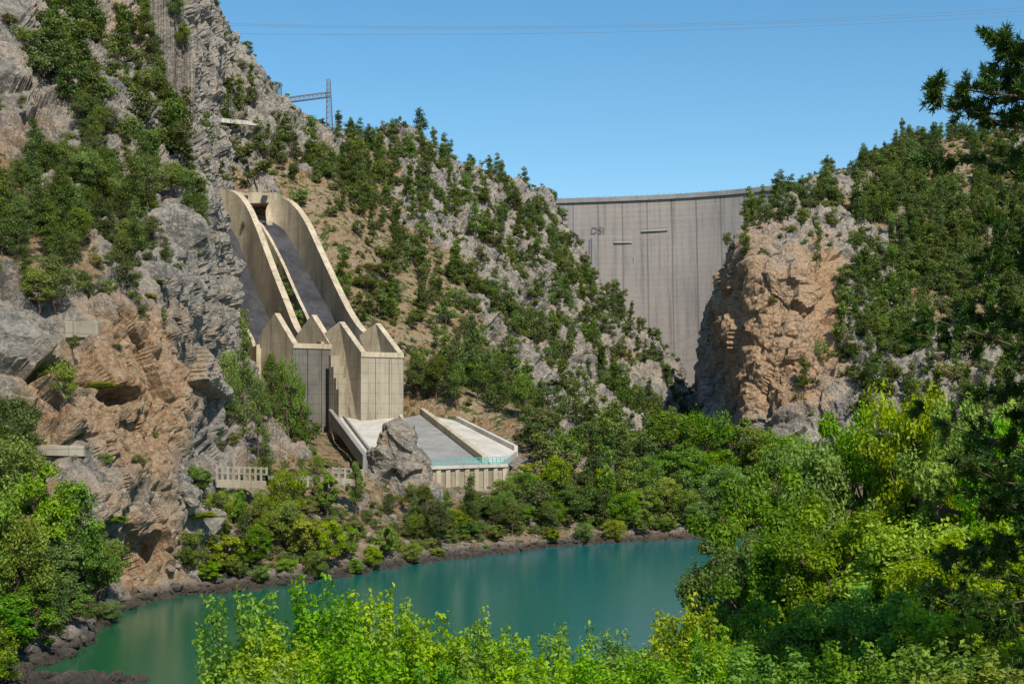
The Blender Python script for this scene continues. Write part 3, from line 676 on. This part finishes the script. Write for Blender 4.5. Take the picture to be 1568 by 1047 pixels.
def densities(S,isR):
    q=S['q']; nz=S['nz']
    base=S['area']*(q[:,2]>1.2)*(S['row']<S['shape'][1]-22)
    cl=sst(0.42,0.6,fbm(q,24,3,901)); cl2=sst(0.35,0.6,fbm(q,14,3,905))
    slope=sst(0.22,0.5,nz)
    t=base*slope*(0.3+cl)*(1-0.5*S['rock'])
    s=base*sst(0.12,0.4,nz)*(0.25+cl2)*(1-0.25*S['rock'])
    if not isR:
        ex=np.ones(len(q))
        for (fx,fy,fr,fz) in foot: ex=np.minimum(ex,(np.hypot(q[:,0]-fx,q[:,1]-fy)>fr+1))
        ap_=1-box(S,495,800,622,775,8)
        zone=1-0.95*box(S,322,625,285,640)*(1-.75*box(S,520,625,285,500))
        t=t*ex*ap_*zone; s=s*ex*ap_*(1-0.7*box(S,330,540,285,640))
        t*=1-0.8*box(S,200,430,-300,130,20); t*=1+1.6*box(S,30,315,50,440,30); t*=1+1.5*box(S,285,420,480,640,15)
        t*=1-0.9*box(S,0,290,450,900,10)*(nz<0.6); t*=1-0.6*box(S,280,720,740,900); t*=1-.9*box(S,0,110,130,260,10)
        t*=1-0.7*box(S,470,560,600,720); t*=1-.5*box(S,620,1060,200,700)*(S['row']>S['shape'][1]-60); t*=1-.2*box(S,850,1050,380,620,15)
        s*=1-0.5*box(S,180,290,440,880); s*=1+2.2*box(S,280,1080,740,900,20)
    else:
        t*=1-.6*(S['row']>S['shape'][1]-50); t*=1+.5*box(S,1300,1600,280,650,30); t*=1-.7*box(S,1420,1500,230,340,15); k=1-.8*box(S,1070,1290,360,660,14); t*=k; s*=k
    return t,s
def pick(S,w,n,r): return r.choice(len(w),n,p=w/w.sum())
r=np.random.default_rng(5)
def do_scatter(S,isR,nt_,ns_):
    t,s=densities(S,isR); q=S['q']
    i=pick(S,t,nt_,r); p=q[i]; dist=p[:,1]
    near=dist<250
    kinds=pines_far+rnd_far+pines_mid; k=r.choice(6,len(i),p=[.24,.22,.2,.16,.10,.08]) 
    k=np.where(near,6+r.integers(0,3,len(i)),k)
    h=r.uniform(.5,1.3,len(i))*np.where(near,.8,.93); sc=np.stack([h*r.uniform(.85,1.2,len(i)),h*r.uniform(.85,1.2,len(i)),h],1)
    rot=np.stack([r.normal(size=len(i))*.07,r.normal(size=len(i))*.07,r.uniform(0,6.28,len(i))],1)
    scatter('pine_forest',kinds,p-[0,0,.3],rot,sc,k)
    i=pick(S,s,ns_,r); p=q[i]; near=p[:,1]<250; kinds=maq_far+maq_mid; k=np.where(near,4+r.integers(0,3,len(i)),r.integers(0,4,len(i)))
    h=r.uniform(.25,1.05,len(i))*np.where(near,.75,.95); sc=np.stack([h*r.uniform(.8,1.4,len(i)),h*r.uniform(.8,1.4,len(i)),h],1)
    rot=np.stack([r.normal(size=len(i))*.1,r.normal(size=len(i))*.1,r.uniform(0,6.28,len(i))],1)
    scatter('maquis_scrub',kinds,p-[0,0,.25],rot,sc,k)
do_scatter(SL,False,2700,7000)
do_scatter(SR,True,1850,2800)
g=np.array(gap); n=len(g); scatter('maquis_scrub',maq_far,g+r.normal(size=(n,3))*[.8,.8,.2]-[0,0,1.2],np.stack([np.zeros(n)]*2+[r.uniform(0,6.28,n)],1),np.stack([r.uniform(.5,1.0,n)]*3,1),r.integers(0,4,n))
# shoreline rocks
rk=[]
for i in range(4):
    bm=bmesh.new(); bmesh.ops.create_icosphere(bm,subdivisions=3,radius=1.0); me=bpy.data.meshes.new('boulder_%d'%i)
    v=np.array([x.co[:] for x in bm.verts]); f1,f2,cv=worley(v+i*7,.9,40+i); v=v*(0.75+.5*cv+.3*(fbm(v+i*9,.8,3,i)-.5))[:,None]*np.array([1.2,.9,.65])
    for x,c_ in zip(bm.verts,v): x.co=c_
    bm.to_mesh(me); bm.free(); me.materials.append(M_TER); a=me.attributes.new('rock','FLOAT','POINT'); a.data.foreach_set('value',np.ones(len(me.vertices),dtype=np.float32))
    a=me.attributes.new('ochre','FLOAT','POINT'); a.data.foreach_set('value',np.full(len(me.vertices),.15,dtype=np.float32)); rk.append(me)
q=SL['q']; w=SL['area']*(q[:,2]>-.4)*(q[:,2]<1.2)*(SL['px']<1080)*(SL['row']<120); i=pick(SL,w,1300,r); p=q[i]
w2=SL['area']*(q[:,2]>1)*(q[:,2]<12)*(SL['px']<1000)*(SL['px']>200)*(SL['row']<140); i2=pick(SL,w2,600,r)
spit=np.stack([r.uniform(-48,-31,260),r.uniform(112,121,260),r.uniform(-.3,.3,260)],1)
P_=np.concatenate([p,q[i2],spit]); n=len(P_); h=r.uniform(.2,1,n)**2*.8+.18
scatter('shoreline_rocks',rk,P_,np.stack([r.normal(size=n)*.4,r.normal(size=n)*.4,r.uniform(0,6.28,n)],1),np.stack([h,h,h],1),r.integers(0,4,n))
# rock pinnacle
nu,nv=160,150; P0=U(617,790,250)
uu,vv=np.meshgrid(np.linspace(0,2*np.pi,nu),np.linspace(0,1,nv),indexing='ij')
Rr=(6.1*(1-vv)**.6*(1+.15*np.cos(2*uu+1)))+0.02
pin=np.stack([P0[0]+np.cos(uu)*Rr-1.0*vv,P0[1]+np.sin(uu)*Rr*.85,P0[2]-2+vv*19],-1).reshape(-1,3)
nn=unit(np.stack([np.cos(uu),np.sin(uu),.4+0*uu],-1).reshape(-1,3)); f1,f2,cv=worley(pin,(3.5,3.5,7),5)
dsp=(fbm(pin,6,5,55,.55,1)-.5)*3.4+(cv-.5)*2.4+np.minimum(f2-f1,.2)*2.5; dsp=dsp*(1-sst(.9,1,vv.ravel())*.7)
pin=pin+nn*dsp[:,None]; pin=pin.reshape(nu,nv,3); pin[-1]=pin[0]; pin[:,-1]=pin[:,-1].mean(0); pin=pin.reshape(-1,3)
idx=np.arange(nu*nv).reshape(nu,nv); obj('rock_pinnacle',mk_mesh('rock_pinnacle',pin,np.stack([idx[:-1,:-1],idx[1:,:-1],idx[1:,1:],idx[:-1,1:]],-1).reshape(-1,4),[M_TER],attrs={'rock':np.ones(len(pin)),'ochre':np.full(len(pin),.12)}))
# ---------------- individually placed trees
def place(name,me,px,top,d,R,baseR,baseH,col,S='L',base=None,hs=1.03):
    x=(px-CX)/F*d; zt=z_of(top,d)
    if base is None: base=gz(x,d) if S=='L' else float(bankz(np.array(x),np.array(float(d))))-.3
    h=max((zt-base)*hs,1.0); o=obj(name,me); o.location=(x,d,base-.2); o.scale=(R/baseR,R/baseR*.95,h/baseH); o.rotation_euler=(0,0,(px*1.7)%6.28); o.color=(*col,1); return o
BR=(1.0,1.0,1.0);YG=(1.6,1.25,.8);DK=(.5,.6,.7);GR=(.85,.9,1.6);BG=(1.25,1.15,.8)
rad=[3.8,4.4,3.2]
trees=[(1020,622,335,9,(.65,.72,.7)),(1075,614,345,9,(.75,.85,.7)),(1130,622,350,9,(.8,.9,.7)),(1165,645,335,8,BR),(1205,650,330,8,BG),(1040,668,310,7,BR),(1100,682,300,7,(.8,.85,.7)),(985,690,305,5,BR),
(880,650,330,6,(.85,.9,.8)),(915,655,340,5,BR),(945,665,350,5,BG),(990,648,380,6,BR),(840,665,320,4,YG),(800,715,262,3.6,BR),(820,698,275,4,YG),(850,690,262,4,BG),(770,728,255,2.8,BR),(740,765,246,2.5,GR),(700,775,236,3.0,BG),(680,790,232,2.6,BR),(720,790,234,2.5,(.8,.9,1)),
(870,745,256,4.5,DK),(845,760,250,3,(.7,.8,.8)),(900,730,262,4,DK),(925,712,275,3.6,YG),(955,745,262,3.6,BR),(990,735,270,3.8,BG),(1020,725,275,4,BG),(1050,740,272,3.6,BR),(1075,760,266,3.6,GR),(985,775,258,2.6,GR),(940,790,252,2.4,YG),(800,765,246,2.8,GR),(760,800,238,2.2,BR),(1110,700,280,5,BR),(1150,720,270,5,BR),(1020,790,262,2.4,BR),(895,795,248,2.2,BR),(845,805,244,2,BG),
(310,785,184,3.6,YG),(285,800,181,2.6,(.8,.9,.7)),(345,800,186,3,YG),(392,795,190,2.8,(.75,.95,.9)),(440,705,206,3.4,BR),(470,775,200,3.6,YG),(505,790,200,3,YG),(485,835,194,2.2,GR),(430,770,204,2.6,BG),(300,708,198,2.8,BR),(335,740,199,2.6,BG),(270,760,184,2,BR),(365,745,203,1.8,BR),(400,742,204,1.6,BG),(320,850,182,2,BG),(365,845,186,2,BR),(440,850,190,1.8,BG),
(590,795,212,2.6,BG),(570,830,205,1.8,YG),(630,825,214,1.9,YG),(500,705,218,2.4,BG),(545,700,226,1.8,GR),(400,860,187,1.6,GR),(670,835,222,1.6,YG),(545,850,200,1.4,BG),(740,830,232,1.5,BG),(530,790,205,2,BR),(650,785,236,2,GR),
(0,645,142,5.5,BR),(55,680,140,4.5,BG),(110,725,150,4.2,(.95,1.0,.8)),(20,760,130,4.5,BR),(80,800,140,4,GR),(140,790,155,3.2,(.8,.9,.8)),(-40,700,128,5,BR),(45,880,128,3.5,BR),(105,890,140,3,GR),(160,915,152,2.6,GR),(0,900,122,3.5,(.85,1,.8)),(180,880,164,1.8,BG),(-30,940,115,3.5,BR),(225,655,187,1.6,YG),(240,620,191,2,(.7,.8,.7)),(155,655,170,2.2,BG)]
for n_,(px,top,d,R,c) in enumerate(trees):
    k=n_%3; place('riverside_tree',riv[k],px,top,d,R,rad[k],10,c)
for (px,top,d,R) in ((372,485,228,3.0),(350,525,222,2.6),(440,535,258,2.6),(415,530,250,2.4),(395,565,235,2.2),(460,565,262,2.2),(640,540,352,3.6),(668,535,350,3.6),(700,545,345,3.6),(730,560,350,3.4),(765,550,345,3.6),(800,565,340,3.4),(640,470,400,4),(575,400,410,5),(600,425,405,5),(560,425,402,4.5),(890,615,345,4),(905,640,330,4),(535,355,430,4),(620,400,430,4.5),(300,265,300,4),(285,320,270,3.4),(305,350,275,3),(270,360,255,3),(318,395,275,3),(312,325,300,3)):
    x=(px-CX)/F*d; zt=z_of(top,d); b0=gz(x,d); h=zt-b0
    if 2<h<26:
        k=(px*7)%3; o=obj('pine_tree',pines_mid[k]); o.location=(x,d,b0-.3); o.scale=(R/3,R/3,h/[10,9,8][k]); o.rotation_euler=(0,0,px)
for (px,py,h) in ((238,70,10),(250,110,9),(262,60,9),(248,150,9),(240,30,9),(256,20,10),(264,100,8),(236,120,8)):
    p=surf(px,py); k=(px*7)%3; o=obj('pine_tree',pines_mid[k]); o.location=(p[0],p[1]-1.5,p[2]-h*.5); o.scale=(h/9,h/9,h/9); o.rotation_euler=(0,0,px)
ft=[(1165,695,72,4.0,(.65,.85,.7)),(1235,640,78,4.2,(.95,1.0,.8)),(1320,595,80,4.3,(1.15,1.1,.8)),(1410,560,76,4.0,(1.45,1.25,.8)),(1490,580,70,4.0,(1.25,1.15,.8)),(1570,595,66,4.2,(.9,1,.8)),(1135,795,58,2.8,(.55,.75,.7)),(1215,785,54,3,(.5,.7,.6)),(1300,755,52,3.2,(.8,.95,.8)),(1400,765,48,3.2,(1.4,1.3,.8)),(1500,795,44,3,(1.1,1.15,.8)),(1590,755,44,3,(.9,1,.8)),(1150,900,44,2,(.6,.8,.7)),(1260,895,40,2.2,(.75,.9,.8)),(1370,875,38,2.2,(.85,1,.8)),(1480,895,36,2.2,(1.3,1.3,.9)),(1100,925,48,1.9,(1,1,.8))]  # colour multipliers paint shade into the left trees, highlights into upper right ones
for n_,(px,top,d,R,c) in enumerate(ft): place('broadleaf_tree',fgt[n_%2],px,top,d,R*1.05,4.0,12,c,'B')
sh=[(380,890,30,1.15,BR),(430,945,27,1.1,BG),(490,885,30,1.2,BR),(555,895,31,1.3,BG),(610,915,30,1.2,BR),(660,940,28,1.2,BG),(705,975,28,1.1,(.8,.95,1)),(752,925,30,.9,BR),(800,975,27,1.1,BG),(850,945,30,1.0,BR),(900,980,28,1.1,BG),(955,965,33,1.2,(.8,.95,1.3)),(1000,985,28,1.2,BR),(1045,905,36,1.3,(1.6,1.1,.8)),(1085,960,32,1.3,(1.1,.95,.8)),(1140,975,29,1.3,(.7,.8,.8)),(1220,990,28,1.3,(.65,.75,.8)),(1310,980,28,1.4,(.7,.8,.8)),(1400,965,28,1.4,(.8,.8,.8)),(1500,990,27,1.4,(.9,.8,.8)),(520,970,24,1.1,BG),(600,990,24,1.1,BR),(410,1000,24,1,BR),(700,1010,24,1,BR),(800,1020,24,1.1,BG)]
for n_,(px,top,d,R,c) in enumerate(sh): place('leafy_shrub',shr[n_%3],px,top,d,R*1.05,1.35,4.2,c,'B')
# ---------------- near pine
def nearpine():
    r=np.random.default_rng(77); d=31.0; bx=(1655-CX)/F*d; zb=float(bankz(np.array(bx),np.array(d)))-.4; Ht=36-zb
    segs=[];tr=lambda z: np.array([bx+.15*math.sin(z*.3),d+.1*math.cos(z*.4),zb+z])
    for i in range(16):
        z0=Ht*i/16;z1=Ht*(i+1)/16; segs.append((tr(z0),tr(z1),.24*(1-i/17)+.02,.24*(1-(i+1)/17)+.02))
    Cs=[];Vv=[];T=[]
    nb=125
    for i in range(nb):
        z=Ht*(.12+.87*(i+r.uniform(0,1))/nb); a=r.uniform(0,6.283)
        L=(3.0*(1-(z/Ht)**2.2)+.9)*r.uniform(.5,1.15)
        if i in (76,78,80,82): a=3.14+r.normal()*.3; L=3.0
        elif i>86: L=min(L,1.5)
        s=tr(z); dr=np.array([math.cos(a),math.sin(a),r.uniform(-.1,.35)])
        pts=[s]
        for k in range(5): 
            dr=dr+r.normal(size=3)*.12+[0,0,.03]; dr/=np.linalg.norm(dr); pts.append(pts[-1]+dr*L/5)
        for k in range(5): segs.append((pts[k],pts[k+1],.045*(1-k/6),.045*(1-(k+1)/6)))
        for k in range(1,6):
            for j in range(5):
                dv=unit(dr+r.normal(size=3)*.75); ln=r.uniform(.25,.7)*(1.1-.1*k); e=pts[k]+dv*ln; segs.append((pts[k],e,.014,.006))
                for q in (1.0,.72,.45): Cs.append(pts[k]+dv*ln*q); T.append(dv); Vv.append(r.uniform(.1,.8))
    C=np.array(Cs);Tt=np.array(T);Vv=np.array(Vv); m=26; k=np.repeat(np.arange(len(C)),m); n=len(k)
    nd=unit(Tt[k]*.7+r.normal(size=(n,3))*.7); ln=r.uniform(.10,.19,n)
    wv=unit(np.cross(nd,r.normal(size=(n,3))))*.013
    b0=C[k]+r.normal(size=(n,3))*.025; b1=b0+nd*ln[:,None]
    LV=np.stack([b0-wv,b0+wv,b1+wv*.5,b1-wv*.5],1).reshape(-1,3); var=np.clip(Vv[k]+r.normal(size=n)*.15,0,1)
    obj('pine_tree',assemble('pine_tree',segs,LV,var,L_FPINE,side=5))
nearpine()
print('veg',time.time()-T0)
# ---------------- light, sky, camera
az=np.array([0.40,-0.92]); el=math.radians(47)
rotz=math.atan2(az[0],az[1])
w=bpy.data.worlds.new('World'); scene.world=w; w.use_nodes=True; nt=w.node_tree; bg=nt.nodes['Background']
sk=nt.nodes.new('ShaderNodeTexSky'); sk.sky_type='NISHITA'; sk.sun_disc=False; sk.sun_elevation=el; sk.sun_rotation=rotz%(2*math.pi); sk.altitude=200; sk.air_density=1.0; sk.dust_density=0.3; sk.ozone_density=2.0
hs=nt.nodes.new('ShaderNodeHueSaturation'); hs.inputs['Saturation'].default_value=1.28; hs.inputs['Hue'].default_value=0.49
nt.links.new(sk.outputs[0],hs.inputs['Color']); nt.links.new(hs.outputs[0],bg.inputs[0]); bg.inputs[1].default_value=0.14
sl=bpy.data.lights.new('sun','SUN'); sl.energy=5.0; sl.angle=math.radians(.5); sl.color=(1,.92,.78); so=bpy.data.objects.new('sun',sl); link(so)
az/=np.linalg.norm(az); sd=Vector((az[0]*math.cos(el),az[1]*math.cos(el),math.sin(el))); so.rotation_euler=sd.to_track_quat('Z','Y').to_euler(); so.location=(60,-80,120)
cam=bpy.data.cameras.new('camera'); cam.lens=50; cam.sensor_width=36; cam.shift_y=(HY-523.5)/1568; cam.clip_start=.5; cam.clip_end=30000
co_=bpy.data.objects.new('camera',cam); link(co_); co_.location=(0,0,H); co_.rotation_euler=(math.radians(90),0,0); scene.camera=co_
scene.view_settings.view_transform='Standard'; scene.view_settings.look='None'; scene.view_settings.exposure=0
print('done',time.time()-T0)
